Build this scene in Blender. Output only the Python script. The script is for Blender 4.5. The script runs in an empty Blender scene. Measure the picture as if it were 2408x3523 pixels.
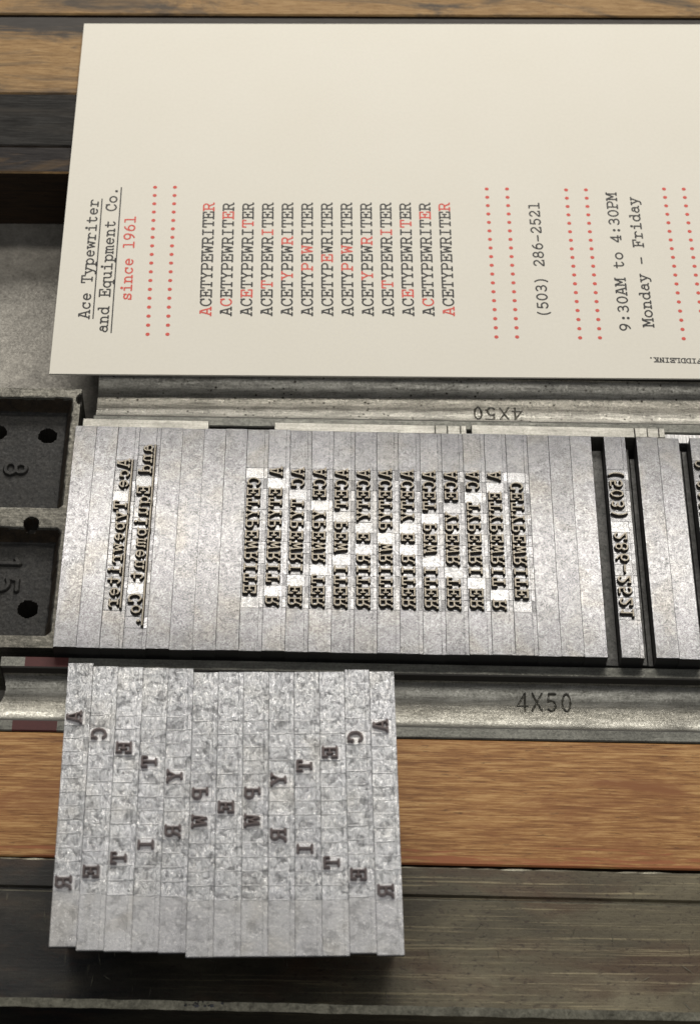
import bpy, bmesh, math, random
import numpy as np
from mathutils import Vector, Matrix

random.seed(7)
SC = bpy.context.scene
COL = SC.collection
S = 0.001                       # everything below is written in millimetres

# ------------------------------------------------------------------ camera
cam_d = bpy.data.cameras.new('camera')
cam = bpy.data.objects.new('camera', cam_d)
COL.objects.link(cam)
R = Matrix(((0.9996461612, -0.0194474921, -0.0181479309),
            (0.0055943340, 0.8207063882, -0.5713227877),
            (0.0260049183, 0.5710191059, 0.8205247863)))
cam.matrix_world = Matrix.Translation(Vector((46.9033, -214.2624, 316.2443)) * S) @ R.to_4x4()
cam_d.sensor_fit = 'HORIZONTAL'
cam_d.sensor_width = 36.0
cam_d.lens = 6937.136 / 2408 * 36.0
cam_d.clip_start = 0.02
cam_d.clip_end = 20
cam_d.dof.use_dof = True
cam_d.dof.focus_distance = 0.382
cam_d.dof.aperture_fstop = 62
SC.camera = cam

# ------------------------------------------------------------------ light
world = bpy.data.worlds.new('World')
SC.world = world
world.use_nodes = True
bg = world.node_tree.nodes['Background']
bg.inputs[0].default_value = (0.90, 0.92, 1.0, 1)
bg.inputs[1].default_value = 0.11


def area(name, loc, target, sx, sy, power, color):
    d = bpy.data.lights.new(name, 'AREA')
    d.shape = 'RECTANGLE'
    d.size, d.size_y = sx * S, sy * S
    d.energy = power
    d.color = color
    o = bpy.data.objects.new(name, d)
    COL.objects.link(o)
    o.location = Vector(loc) * S
    o.rotation_euler = (Vector(target) - Vector(loc)).to_track_quat('-Z', 'Y').to_euler()
    return o


area('ceiling_lamp', (70, 305, 460), (55, 0, 0), 560, 50, 0.95, (1.0, 0.94, 0.85))
area('work_lamp', (70, 650, 395), (55, 60, 0), 520, 220, 4.3, (1.0, 0.96, 0.90))
area('fill_light', (30, -190, 650), (55, 0, 0), 800, 420, 1.35, (1.0, 0.98, 0.94))  # added fill light, no seen source; lifts the shade below the loose block

SC.view_settings.view_transform = 'Standard'
SC.view_settings.look = 'None'
SC.view_settings.exposure = -0.16
SC.view_settings.gamma = 1.0
SC.view_settings.use_curve_mapping = False
SC.render.engine = 'CYCLES'
SC.cycles.use_denoising = True
SC.cycles.sample_clamp_indirect = 2.0

# ------------------------------------------------------------------ materials


class NT:
    def __init__(self, name):
        self.m = bpy.data.materials.new(name)
        self.m.use_nodes = True
        self.t = self.m.node_tree
        self.b = self.t.nodes['Principled BSDF']

    def n(self, typ, **kw):
        nd = self.t.nodes.new(typ)
        for k, v in kw.items():
            if k.startswith('i_'):
                nd.inputs[k[2:].replace('_', ' ')].default_value = v
            else:
                setattr(nd, k, v)
        return nd

    def l(self, a, b):
        self.t.links.new(a, b)

    def coords(self, scale=(1, 1, 1), rot=(0, 0, 0), per_object=True):
        tc = self.n('ShaderNodeTexCoord')
        src = tc.outputs['Object']
        if per_object:
            oi = self.n('ShaderNodeObjectInfo')
            mu = self.n('ShaderNodeVectorMath', operation='MULTIPLY')
            self.l(oi.outputs['Random'], mu.inputs[0])
            mu.inputs[1].default_value = (0.91, 1.37, 0.53)
            ad = self.n('ShaderNodeVectorMath', operation='ADD')
            self.l(src, ad.inputs[0])
            self.l(mu.outputs[0], ad.inputs[1])
            src = ad.outputs[0]
        mp = self.n('ShaderNodeMapping')
        mp.inputs['Scale'].default_value = tuple(1000 * s for s in scale)
        mp.inputs['Rotation'].default_value = rot
        self.l(src, mp.inputs['Vector'])
        return mp.outputs[0]

    def noise(self, vec, scale, detail=4, rough=0.6, dist=0.0):
        nd = self.n('ShaderNodeTexNoise', i_Scale=scale, i_Detail=detail, i_Roughness=rough, i_Distortion=dist)
        self.l(vec, nd.inputs['Vector'])
        return nd.outputs['Fac']

    def voro(self, vec, scale, rand=1.0):
        nd = self.n('ShaderNodeTexVoronoi', i_Scale=scale, i_Randomness=rand)
        self.l(vec, nd.inputs['Vector'])
        return nd.outputs['Distance']

    def ramp(self, fac, stops):
        r = self.n('ShaderNodeValToRGB')
        self.l(fac, r.inputs[0])
        els = r.color_ramp.elements
        while len(els) < len(stops):
            els.new(0.5)
        for e, (p, c) in zip(els, stops):
            e.position = p
            e.color = (c, c, c, 1) if isinstance(c, (int, float)) else (*c, 1)
        return r.outputs[0]

    def mix(self, fac, a, b, mode='MIX'):
        x = self.n('ShaderNodeMix', data_type='RGBA', blend_type=mode)
        for sock, v in ((x.inputs[0], fac), (x.inputs[6], a), (x.inputs[7], b)):
            if isinstance(v, (int, float)):
                sock.default_value = v
            elif isinstance(v, tuple):
                sock.default_value = (*v, 1)
            else:
                self.l(v, sock)
        return x.outputs[2]

    def math(self, op, a, b=0.0):
        x = self.n('ShaderNodeMath', operation=op)
        for sock, v in ((x.inputs[0], a), (x.inputs[1], b)):
            if isinstance(v, (int, float)):
                sock.default_value = v
            else:
                self.l(v, sock)
        return x.outputs[0]

    def bump(self, h, strength, dist_mm, prev=None):
        b = self.n('ShaderNodeBump', i_Strength=strength, i_Distance=dist_mm * S)
        self.l(h, b.inputs['Height'])
        if prev is not None:
            self.l(prev, b.inputs['Normal'])
        self.l(b.outputs[0], self.b.inputs['Normal'])
        return b.outputs[0]

    def out(self, color=None, rough=None, metal=None, spec=None):
        for key, v in (('Base Color', color), ('Roughness', rough), ('Metallic', metal), ('Specular IOR Level', spec)):
            if v is None:
                continue
            if isinstance(v, (int, float)):
                self.b.inputs[key].default_value = v
            elif isinstance(v, tuple):
                self.b.inputs[key].default_value = (*v, 1)
            else:
                self.l(v, self.b.inputs[key])
        return self.m


def cast_metal(name, lo, hi, rlo, rhi, metal, crystal, cstr, tint=0.0, bd=0.05, patch=0.0, vein=0.0, spark=0.0, brush=False, ps=0.42):
    k = NT(name)
    v = k.coords()
    v2 = k.coords((1.5, 0.55, 1)) if brush else v
    n1 = k.noise(v2, crystal, 5, 0.66, 0.7 if brush else 2.0)
    n2 = k.noise(v, crystal * 3.1, 4, 0.65, 1.5)
    n3 = k.noise(v, 0.11, 2, 0.5, 0.6)
    n4 = k.noise(v, ps, 5, 0.66, 0.6)
    m = k.math('ADD', k.math('MULTIPLY', n1, 0.65), k.math('MULTIPLY', n2, 0.35))
    col = k.ramp(m, ((0.39, lo), (0.50, tuple((a + b) / 2 for a, b in zip(lo, hi))), (0.61, hi)))
    if tint:
        tn = k.ramp(n3, ((0.3, (1.0, 0.93, 0.80)), (0.47, (1, 1, 1)), (0.68, (0.95, 0.94, 1.0))))  # tarnish tint; the warm stop also paints warm glare into the colour
        col = k.mix(tint, col, tn, 'MULTIPLY')
    oi = k.n('ShaderNodeObjectInfo')
    tone = k.math('ADD', k.math('MULTIPLY', oi.outputs['Random'], 0.16), 0.86)
    strk = k.noise(k.coords((3.0, 0.12, 1.0)), 1.0, 3, 0.6)
    tone = k.math('MULTIPLY', tone, k.math('ADD', k.math('MULTIPLY', strk, 0.30), 0.85))
    tcol = k.n('ShaderNodeCombineColor')
    for q in range(3):
        k.l(tone, tcol.inputs[q])
    col = k.mix(1.0, col, tcol.outputs[0], 'MULTIPLY')
    if patch:
        col = k.mix(patch, col, k.ramp(n4, ((0.38, 0.30), (0.50, 1.0))), 'MULTIPLY')
    if vein:
        nv = k.noise(v, crystal * 0.9, 4, 0.6, 3.0)
        ab = k.math('ABSOLUTE', k.math('SUBTRACT', nv, 0.5))
        g = k.ramp(k.noise(v, 0.5, 2), ((0.42, 0.0), (0.6, 1.0)))
        f = k.math('MULTIPLY', k.math('MULTIPLY', k.ramp(ab, ((0.0, 1.0), (0.022, 0.0))), g), vein)
        col = k.mix(f, col, tuple(x * 0.25 for x in lo))
    if spark:
        ns = k.noise(v2, 2.3, 3, 0.6, 0.8)
        gs = k.ramp(k.noise(v, 0.30, 3), ((0.44, 0.0), (0.60, 1.0)))
        f = k.math('MULTIPLY', k.math('MULTIPLY', k.ramp(ns, ((0.58, 0.0), (0.64, 1.0))), gs), spark)
        col = k.mix(f, col, (0.97, 0.96, 0.94))  # pale specks paint metal glints into the base colour
    ro = k.ramp(m, ((0.39, rhi), (0.61, rlo)))
    b = k.bump(n1, cstr, bd)
    b = k.bump(n4, cstr, bd * 1.5, b)
    k.bump(n2, cstr * 0.8, bd * 0.5, b)
    return k.out(col, ro, metal)


M = {}
M['slug'] = cast_metal('cast_type_metal', (0.13, 0.132, 0.137), (0.37, 0.373, 0.385), 0.15, 0.24, 0.70, 1.25, 0.24, 0.45, 0.04, 0.2, 0.95)
M['tile'] = cast_metal('bright_cast_metal', (0.175, 0.178, 0.185), (0.315, 0.318, 0.328), 0.17, 0.25, 0.75, 0.6, 0.05, 0.3, 0.04, 0.2)
M['blank_tile'] = cast_metal('polished_blank_cast_metal', (0.32, 0.324, 0.33), (0.50, 0.505, 0.515), 0.18, 0.32, 0.74, 0.9, 0.16, 0.3, 0.04, 0.2)
M['loose'] = cast_metal('frosted_cast_metal', (0.24, 0.25, 0.26), (0.86, 0.87, 0.885), 0.20, 0.42, 0.52, 1.8, 0.85, 0.3, 0.09, 0.75, 0.0, 1.0, True, 0.6)
M['loose_plain'] = cast_metal('smooth_frosted_cast_metal', (0.46, 0.465, 0.465), (0.84, 0.84, 0.845), 0.22, 0.38, 0.52, 1.0, 0.4, 0.3, 0.08, 0.45, 0.0, 0.8, False, 0.4)
M['loose_tile'] = cast_metal('pale_cast_metal', (0.7, 0.7, 0.71), (0.92, 0.92, 0.92), 0.2, 0.36, 0.5, 1.2, 0.4, 0.2, 0.1)  # pale tone also paints the glint of the cell ridges


def inked(name, c, rough, metal):
    k = NT(name)
    v = k.coords()
    n = k.noise(v, 1.6, 4, 0.6)
    k.bump(n, 0.3, 0.03)
    return k.out(k.mix(n, tuple(x * 0.7 for x in c), tuple(min(1, x * 1.3) for x in c)), rough, metal)


M['face'] = inked('ink_stained_type_face', (0.19, 0.172, 0.142), 0.26, 0.75)
M['slug_side'] = inked('shade_dark_sawn_metal', (0.045, 0.045, 0.043), 0.5, 0.4)  # shade on slug ends and feet put into a darker colour
M['beard'] = inked('ink_caked_type_shoulder', (0.085, 0.075, 0.062), 0.34, 0.5)
M['face_loose'] = inked('violet_stained_type_face', (0.135, 0.110, 0.107), 0.32, 0.5)
M['beard_loose'] = inked('violet_stained_type_shoulder', (0.30, 0.265, 0.26), 0.26, 0.7)


def paper():
    k = NT('cream_card_stock')
    v = k.coords(per_object=False)
    n = k.noise(v, 1.3, 5, 0.65)
    n2 = k.noise(v, 0.05, 3, 0.5)
    sp = k.ramp(k.voro(v, 0.06), ((0.0, 0.75), (0.018, 1.0)))
    c = k.mix(n2, (0.785, 0.75, 0.65), (0.815, 0.785, 0.695))
    c = k.mix(0.10, c, k.ramp(n, ((0.35, 0.7), (0.65, 1.0))), 'MULTIPLY')
    c = k.mix(0.6, c, sp, 'MULTIPLY')
    k.bump(n, 0.25, 0.03)
    return k.out(c, 0.72, 0.0, 0.25)


M['paper'] = paper()
M['ink_black'] = inked('black_printing_ink', (0.022, 0.021, 0.020), 0.65, 0.0)
M['ink_red'] = inked('red_printing_ink', (0.66, 0.080, 0.055), 0.65, 0.0)


def wood(name, c1, c2, c3, dark, wear, rough, sc=1.0, edge=None, spec=0.3):
    k = NT(name)
    v = k.coords((0.055 * sc, 0.9 * sc, 0.9 * sc))
    vf = k.coords((0.16 * sc, 3.2 * sc, 3.2 * sc))
    vb = k.coords((0.03, 0.10, 0.10))
    g = k.noise(v, 1.0, 6, 0.62, 0.7)
    f = k.noise(vf, 1.0, 4, 0.72, 0.2)
    w = k.noise(vb, 1.0, 6, 0.68, 1.2)
    c = k.ramp(k.math('ADD', k.math('MULTIPLY', g, 0.35), k.math('MULTIPLY', f, 0.65)), ((0.39, c1), (0.5, c2), (0.61, c3)))
    c = k.mix(k.ramp(k.noise(k.coords((0.35 * sc, 3.2 * sc, 3.2 * sc)), 1.0, 3, 0.6), ((0.30, 0.75), (0.38, 0.0))), c, tuple(x * 0.25 for x in c2))
    c = k.mix(k.ramp(w, ((wear, 0.0), (wear + 0.16, 0.92))), c, dark)
    if edge:
        tc = k.n('ShaderNodeTexCoord')
        sp = k.n('ShaderNodeSeparateXYZ')
        k.l(tc.outputs['Object'], sp.inputs[0])
        y = k.math('ADD', k.math('MULTIPLY', sp.outputs[1], 1000.0), k.math('MULTIPLY', k.math('SUBTRACT', g, 0.5), edge[3]))
        mr = k.n('ShaderNodeMapRange')
        k.l(y, mr.inputs[0])
        mr.inputs[1].default_value = edge[0]
        mr.inputs[2].default_value = edge[1]
        c = k.mix(mr.outputs[0], c, k.mix(f, edge[2], tuple(x * 1.9 for x in edge[2])))
    b = k.bump(f, 0.35, 0.05)
    k.bump(g, 0.25, 0.12, b)
    return k.out(c, k.ramp(f, ((0.3, rough + 0.15), (0.7, rough))), 0.0, spec)


M['wood_orange'] = wood('varnished_cherry_wood', (0.19, 0.076, 0.021), (0.37, 0.178, 0.056), (0.57, 0.335, 0.130), (0.26, 0.10, 0.032), 0.54, 0.40,
                        edge=(-64.0 + 54, -65.5 + 54, (0.24, 0.085, 0.032), 18.0))
M['wood_worn'] = wood('ink_worn_maple', (0.19, 0.105, 0.036), (0.31, 0.185, 0.072), (0.40, 0.255, 0.108), (0.055, 0.045, 0.034), 0.50, 0.6, sc=1.5)
M['wood_worn_dark'] = wood('ink_darkened_maple', (0.19, 0.105, 0.036), (0.31, 0.185, 0.072), (0.40, 0.255, 0.108), (0.045, 0.037, 0.03), 0.54, 0.6, sc=1.5,
                           edge=(4.0, 8.0, (0.030, 0.026, 0.022), 12.0))
M['wood_black'] = wood('ink_blackened_wood', (0.014, 0.013, 0.012), (0.026, 0.025, 0.023), (0.045, 0.043, 0.040), (0.045, 0.040, 0.034), 0.5, 0.65, spec=0.1)
M['wood_black_worn'] = wood('rubbed_black_wood', (0.020, 0.018, 0.018), (0.034, 0.031, 0.030), (0.05, 0.045, 0.042), (0.13, 0.085, 0.045), 0.54, 0.65, spec=0.1)
M['wood_side'] = wood('dark_wood_edge', (0.015, 0.010, 0.006), (0.028, 0.016, 0.008), (0.04, 0.022, 0.010), (0.01, 0.008, 0.006), 0.6, 0.6)


def steel(name, lo, hi, rlo, rhi, metal, pits, streak, extra=None):
    k = NT(name)
    v = k.coords((0.10, 1.0, 1.0)) if streak else k.coords()
    vi = k.coords()
    n1 = k.noise(v, 1.6 if streak else 0.55, 6, 0.68, 0.5)
    n2 = k.noise(vi, 2.2, 5, 0.7, 0.8)
    n3 = k.noise(vi, 0.16, 4, 0.6, 0.4)
    c = k.ramp(k.mix(0.5, n1, n2), ((0.36, lo), (0.64, hi)))
    c = k.mix(0.55, c, k.ramp(n3, ((0.32, 0.45), (0.62, 1.0))), 'MULTIPLY')
    if pits:
        pv = k.voro(vi, pits)
        gate = k.ramp(k.noise(vi, 0.35, 2), ((0.45, 0.0), (0.58, 1.0)))
        pf = k.math('MULTIPLY', k.ramp(pv, ((0.13, 1.0), (0.26, 0.0))), gate)
        c = k.mix(pf, c, (0.03, 0.026, 0.02))
    b = k.bump(n2, 0.45, 0.06)
    k.bump(n1, 0.4, 0.05, b)
    return k.out(c, k.ramp(n2, ((0.35, rhi), (0.65, rlo))), metal)


M['furniture'] = steel('worn_grey_furniture_metal', (0.12, 0.116, 0.098), (0.41, 0.40, 0.355), 0.26, 0.42, 0.9, 0, True)
M['furniture_pitted'] = steel('pitted_grey_furniture_metal', (0.12, 0.116, 0.10), (0.45, 0.435, 0.385), 0.26, 0.44, 0.9, 0.8, True)
M['lip'] = steel('dull_furniture_edge', (0.09, 0.09, 0.08), (0.24, 0.24, 0.21), 0.4, 0.65, 0.7, 0, True)
M['grime_shade'] = inked('dark_grime_shade', (0.028, 0.025, 0.020), 0.6, 0.1)  # grime, plus groove, step and hole shade put into the colour
M['red_paint'] = inked('chipped_red_paint', (0.075, 0.016, 0.014), 0.65, 0.1)
M['bed'] = steel('grey_press_bed_iron', (0.17, 0.16, 0.14), (0.31, 0.295, 0.26), 0.42, 0.65, 0.55, 0, False)
M['rim'] = steel('rubbed_iron_rim', (0.05, 0.048, 0.040), (0.21, 0.20, 0.17), 0.33, 0.55, 0.75, 0, True)
M['black_iron'] = steel('black_painted_iron', (0.007, 0.007, 0.007), (0.028, 0.026, 0.021), 0.55, 0.8, 0.1, 0, False)
M['rust'] = steel('browned_iron', (0.014, 0.011, 0.008), (0.060, 0.042, 0.024), 0.5, 0.7, 0.2, 0, False)
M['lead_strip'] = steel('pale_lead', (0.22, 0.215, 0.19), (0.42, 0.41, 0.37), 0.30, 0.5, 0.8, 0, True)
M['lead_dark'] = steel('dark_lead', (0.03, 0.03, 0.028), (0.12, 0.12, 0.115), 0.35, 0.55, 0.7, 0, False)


def machined():
    k = NT('saw_cut_lead')
    v = k.coords((1.0, 0.12, 1.0), (0, 0, 0.62), False)
    n = k.noise(v, 2.2, 4, 0.7)
    k.bump(n, 0.9, 0.12)
    return k.out(k.ramp(n, ((0.35, 0.22), (0.65, 0.62))), 0.35, 0.85)


M['machined'] = machined()


def bar_mat():
    k = NT('worn_black_iron_sheen')
    v = k.coords((0.035, 2.6, 2.6), per_object=False)
    vi = k.coords(per_object=False)
    vs = k.coords((1.6, 0.16, 1.0), (0, 0, 0.12), per_object=False)
    n1 = k.noise(v, 1.0, 6, 0.7, 0.4)
    n2 = k.noise(k.coords((0.45, 1.0, 1.0), per_object=False), 1.7, 6, 0.74, 0.3)
    n3 = k.noise(k.coords((0.5, 1, 1), per_object=False), 0.07, 5, 0.62, 0.8)
    n4 = k.noise(k.coords((0.4, 1, 1), per_object=False), 0.10, 4, 0.6, 0.3)
    sc = k.noise(vs, 0.55, 3, 0.55)
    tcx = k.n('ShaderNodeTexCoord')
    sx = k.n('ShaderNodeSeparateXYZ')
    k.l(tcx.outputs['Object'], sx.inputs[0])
    sheen_x = k.n('ShaderNodeMapRange')
    k.l(k.math('ADD', k.math('MULTIPLY', sx.outputs[0], 1000.0), k.math('MULTIPLY', n3, 60.0)), sheen_x.inputs[0])
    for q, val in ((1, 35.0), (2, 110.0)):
        sheen_x.inputs[q].default_value = val
    c_dark_left = k.ramp(n3, ((0.36, (0.010, 0.011, 0.012)), (0.52, (0.024, 0.023, 0.020)), (0.66, (0.050, 0.044, 0.034))))
    c_lit_right = k.ramp(n3, ((0.34, (0.085, 0.073, 0.048)), (0.52, (0.135, 0.117, 0.075)), (0.68, (0.19, 0.166, 0.108))))
    c = k.mix(sheen_x.outputs[0], c_dark_left, c_lit_right)  # lamp sheen put into the colour: paler towards the right end
    c = k.mix(k.ramp(n4, ((0.55, 0.0), (0.70, 0.8))), c, (0.085, 0.052, 0.032))
    c = k.mix(k.math('MULTIPLY', k.ramp(n1, ((0.55, 0.0), (0.64, 0.8))), sheen_x.outputs[0]), c, (0.34, 0.29, 0.175))
    c = k.mix(k.ramp(n2, ((0.34, 0.8), (0.46, 0.0))), c, (0.022, 0.011, 0.009))
    c = k.mix(k.ramp(sc, ((0.72, 0.0), (0.78, 0.6))), c, (0.22, 0.20, 0.14))
    b = k.bump(n2, 0.55, 0.06)
    b = k.bump(n1, 0.5, 0.05, b)
    k.bump(sc, 0.25, 0.1, b)
    return k.out(c, k.ramp(n2, ((0.3, 0.52), (0.7, 0.28))), 0.35)


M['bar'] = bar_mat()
M['bar_edge'] = steel('rubbed_bright_edge', (0.10, 0.095, 0.07), (0.42, 0.40, 0.31), 0.35, 0.5, 0.7, 0, False)

# ------------------------------------------------------------------ object helpers


def put(name, me, parent=None, mats=(), loc=None, rz=0.0):
    o = bpy.data.objects.new(name, me)
    COL.objects.link(o)
    if me is not None:
        for m in mats:
            me.materials.append(M[m])
    if parent is not None:
        o.parent = parent
    if loc is not None:
        o.location = Vector(loc) * S
    o.rotation_euler = (0, 0, rz)
    return o


def tag(o, label, cat, group=None, kind=None):
    if label:
        o['label'] = label
    if cat:
        o['category'] = cat
    if group:
        o['group'] = group
    if kind:
        o['kind'] = kind
    return o


def empty(name, loc=(0, 0, 0), rz=0.0):
    o = bpy.data.objects.new(name, None)
    COL.objects.link(o)
    o.empty_display_size = 0.005
    o.location = Vector(loc) * S
    o.rotation_euler = (0, 0, rz)
    return o


class MB:
    """collects polygons (mm), each with a material index, into one mesh"""

    def __init__(self):
        self.v, self.f, self.m = [], [], []

    def poly(self, pts, mi=0):
        i = len(self.v)
        self.v.extend(pts)
        self.f.append(tuple(range(i, i + len(pts))))
        self.m.append(mi)

    def box(self, x0, x1, y0, y1, z0, z1, mi=0, tilt=(0, 0), ch=0.0, jit=0.0, side=None):
        """box with an optional chamfer ch round its top and a tilted top"""
        a, b = tilt
        cx_, cy_ = (x0 + x1) / 2, (y0 + y1) / 2
        zt = lambda x, y: z1 + (x - cx_) * a + (y - cy_) * b
        j = lambda: random.uniform(-jit, jit)
        i = len(self.v)
        base = [(x0, y0), (x1, y0), (x1, y1), (x0, y1)]
        top = [(x0 + ch, y0 + ch), (x1 - ch, y0 + ch), (x1 - ch, y1 - ch), (x0 + ch, y1 - ch)]
        self.v += [(x, y, z0) for x, y in base]
        self.v += [(x, y, zt(x, y) - ch) for x, y in base]
        self.v += [(x + j(), y + j(), zt(x, y)) for x, y in top]
        fs = [(3, 2, 1, 0)]
        for k in range(4):
            q = (k + 1) % 4
            fs.append((k, q, 4 + q, 4 + k))
            fs.append((4 + k, 4 + q, 8 + q, 8 + k))
        fs.append((8, 9, 10, 11))
        for q, f in enumerate(fs):
            self.f.append(tuple(i + t for t in f))
            self.m.append(side if side is not None and (q == 0 or (q % 2 == 1 and q < 8)) else mi)

    def mesh(self, name, merge=True, smooth=False):
        me = bpy.data.meshes.new(name)
        vs = np.array(self.v, dtype=float) * S
        me.from_pydata(vs.tolist(), [], self.f)
        me.polygons.foreach_set('material_index', self.m)
        if smooth:
            me.polygons.foreach_set('use_smooth', [True] * len(self.f))
        me.update()
        if merge:
            bm = bmesh.new()
            bm.from_mesh(me)
            bmesh.ops.remove_doubles(bm, verts=bm.verts, dist=2e-7)
            bm.to_mesh(me)
            bm.free()
        return me


# ------------------------------------------------------------------ typewriter letters as strokes (60 wide, capitals 60 high)
def arc(cx, cy, rx, ry, a0, a1, n=14):
    return [(cx + rx * math.cos(math.radians(a0 + (a1 - a0) * i / n)), cy + ry * math.sin(math.radians(a0 + (a1 - a0) * i / n))) for i in range(n + 1)]


DOT = lambda x, y: [(x, y), (x + 0.01, y)]
G = {
    'A': [[(1, 0), (21, 0)], [(39, 0), (59, 0)], [(8, 0), (27, 60)], [(33, 60), (52, 0)], [(18, 60), (33, 60)], [(16, 21), (44, 21)]],
    'C': [[(51, 60), (51, 41)], arc(32, 30, 24, 30, 28, 322, 24)],
    'D': [[(4, 0), (30, 0)] + arc(30, 30, 25, 30, -90, 90, 16) + [(4, 60)], [(13, 0), (13, 60)]],
    'E': [[(4, 0), (54, 0), (54, 19)], [(4, 60), (52, 60), (52, 43)], [(14, 0), (14, 60)], [(14, 31), (37, 31)], [(37, 21), (37, 41)]],
    'F': [[(4, 0), (28, 0)], [(4, 60), (53, 60), (53, 43)], [(14, 0), (14, 60)], [(14, 30), (38, 30)], [(38, 20), (38, 40)]],
    'I': [[(13, 0), (47, 0)], [(13, 60), (47, 60)], [(30, 0), (30, 60)]],
    'K': [[(4, 0), (24, 0)], [(4, 60), (24, 60)], [(14, 0), (14, 60)], [(14, 24), (47, 60)], [(37, 60), (57, 60)], [(25, 35), (50, 0)], [(40, 0), (59, 0)]],
    'L': [[(6, 60), (32, 60)], [(19, 60), (19, 0)], [(6, 0), (54, 0), (54, 22)]],
    'M': [[(1, 0), (19, 0)], [(41, 0), (59, 0)], [(2, 60), (13, 60), (30, 20), (47, 60), (58, 60)], [(10, 0), (10, 60)], [(50, 0), (50, 60)]],
    'N': [[(3, 0), (23, 0)], [(3, 60), (15, 60), (47, 2), (47, 60)], [(13, 0), (13, 58)], [(37, 60), (57, 60)]],
    'P': [[(4, 0), (31, 0)], [(15, 0), (15, 60)], [(4, 60), (37, 60)] + arc(37, 44, 16, 16, 90, -90, 12) + [(15, 28)]],
    'R': [[(3, 0), (26, 0)], [(14, 0), (14, 60)], [(3, 60), (36, 60)] + arc(36, 45, 15, 15, 90, -90, 12) + [(14, 30)], [(32, 30), (41, 22), (50, 0), (59, 0)]],
    'T': [[(17, 0), (43, 0)], [(30, 0), (30, 60)], [(6, 42), (6, 60), (54, 60), (54, 42)]],
    'W': [[(1, 60), (20, 60)], [(40, 60), (59, 60)], [(8, 60), (16, 1), (30, 42), (44, 1), (52, 60)]],
    'Y': [[(18, 0), (42, 0)], [(30, 0), (30, 27), (10, 60)], [(30, 27), (50, 60)], [(1, 60), (20, 60)], [(40, 60), (59, 60)]],
    'a': [[(44, 26), (44, 4), (54, 0)], arc(30, 28, 14, 13, 150, 20, 10) + [(44, 26)], arc(26, 13, 17, 13, 60, 320, 18) + [(44, 8)], [(35, 24), (44, 23)]],
    'c': [[(48, 41), (48, 28)], arc(31, 20, 20, 20, 40, 318, 20)],
    'd': [arc(27, 20, 19, 20, 0, 360, 24), [(36, 60), (46, 60), (46, 0), (56, 0)]],
    'e': [[(11, 22), (49, 22)] + arc(30, 20.5, 20, 20, 5, 315, 22)],
    'i': [[(12, 0), (50, 0)], [(31, 0), (31, 41), (14, 41)], DOT(30, 57)],
    'm': [[(1, 0), (15, 0)], [(2, 41), (9, 41), (9, 0)], arc(19, 29, 10.5, 12, 175, 0, 8) + [(29.5, 0), (36, 0)], arc(41, 29, 10.5, 12, 175, 0, 8) + [(51.5, 0), (59, 0)]],
    'n': [[(4, 0), (24, 0)], [(4, 41), (14, 41), (14, 0)], arc(30, 26, 15, 15, 170, 0, 10) + [(45, 0)], [(37, 0), (56, 0)]],
    'o': [arc(30, 20.5, 21, 20.5, 0, 360, 28)],
    'p': [arc(33, 20, 19, 20, 0, 360, 24), [(3, 41), (14, 41), (14, -17)], [(3, -17), (27, -17)]],
    'q': [arc(27, 20, 19, 20, 0, 360, 24), [(56, 41), (46, 41), (46, -17)], [(34, -17), (57, -17)]],
    'r': [[(6, 0), (38, 0)], [(7, 41), (20, 41), (20, 0)], arc(38, 24, 18, 17, 165, 50, 9) + [(52, 33)]],
    's': [[(47, 41), (47, 30)], arc(30, 31, 15, 10, 35, 180, 10) + arc(15, 31, 0.1, 0.1, 180, 200, 1) + [(20, 23), (40, 18)] + arc(31, 10.5, 17, 10.5, 50, -150, 14), [(13, 0), (13, 13)]],
    't': [[(22, 56), (22, 14)] + arc(34, 13, 12, 13, 180, 320, 10) + [(47, 8)], [(9, 41), (46, 41)]],
    'u': [[(4, 41), (14, 41), (14, 15)] + arc(28, 14, 14, 14, 180, 300, 8) + [(46, 12)], [(36, 41), (46, 41), (46, 0), (56, 0)]],
    'w': [[(1, 41), (19, 41)], [(41, 41), (59, 41)], [(8, 41), (17, 1), (30, 32), (43, 1), (52, 41)]],
    'y': [[(3, 41), (22, 41)], [(38, 41), (57, 41)], [(11, 41), (31, 1)], [(49, 41), (25, -14), (17, -17), (7, -17)]],
    '0': [arc(30, 30, 20, 30, 0, 360, 30)],
    '1': [[(12, 0), (50, 0)], [(31, 0), (31, 60), (14, 52)]],
    'l': [[(12, 0), (50, 0)], [(31, 0), (31, 60), (13, 60)]],
    '2': [arc(30, 43, 18, 17, 160, -30, 14) + [(12, 6), (12, 1), (50, 1), (50, 9)]],
    '3': [arc(29, 45, 17, 15, 150, -80, 14), arc(29, 16, 20, 16, 85, -150, 16), [(24, 31), (32, 31)]],
    '4': [[(24, 0), (50, 0)], [(40, 0), (40, 60), (8, 20), (8, 17), (52, 17)]],
    '5': [[(46, 60), (17, 60), (15, 32)] + arc(30, 18.5, 20, 18.5, 130, -150, 20)],
    '6': [arc(31, 18.5, 19, 18.5, 0, 360, 26), arc(44, 20, 32, 40, 180, 100, 12)],
    '8': [arc(30, 45, 16, 15, 0, 360, 24), arc(30, 15.5, 20, 15.5, 0, 360, 26)],
    '9': [arc(29, 41.5, 19, 18.5, 0, 360, 26), arc(16, 40, 32, 40, 0, -80, 12)],
    '(': [arc(56, 26, 26, 44, 122, 238, 16)],
    ')': [arc(4, 26, 26, 44, 58, -58, 16)],
    '-': [[(10, 23), (50, 23)]],
    ':': [DOT(30, 34), DOT(30, 6)],
    '.': [DOT(30, 5)],
}
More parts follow.
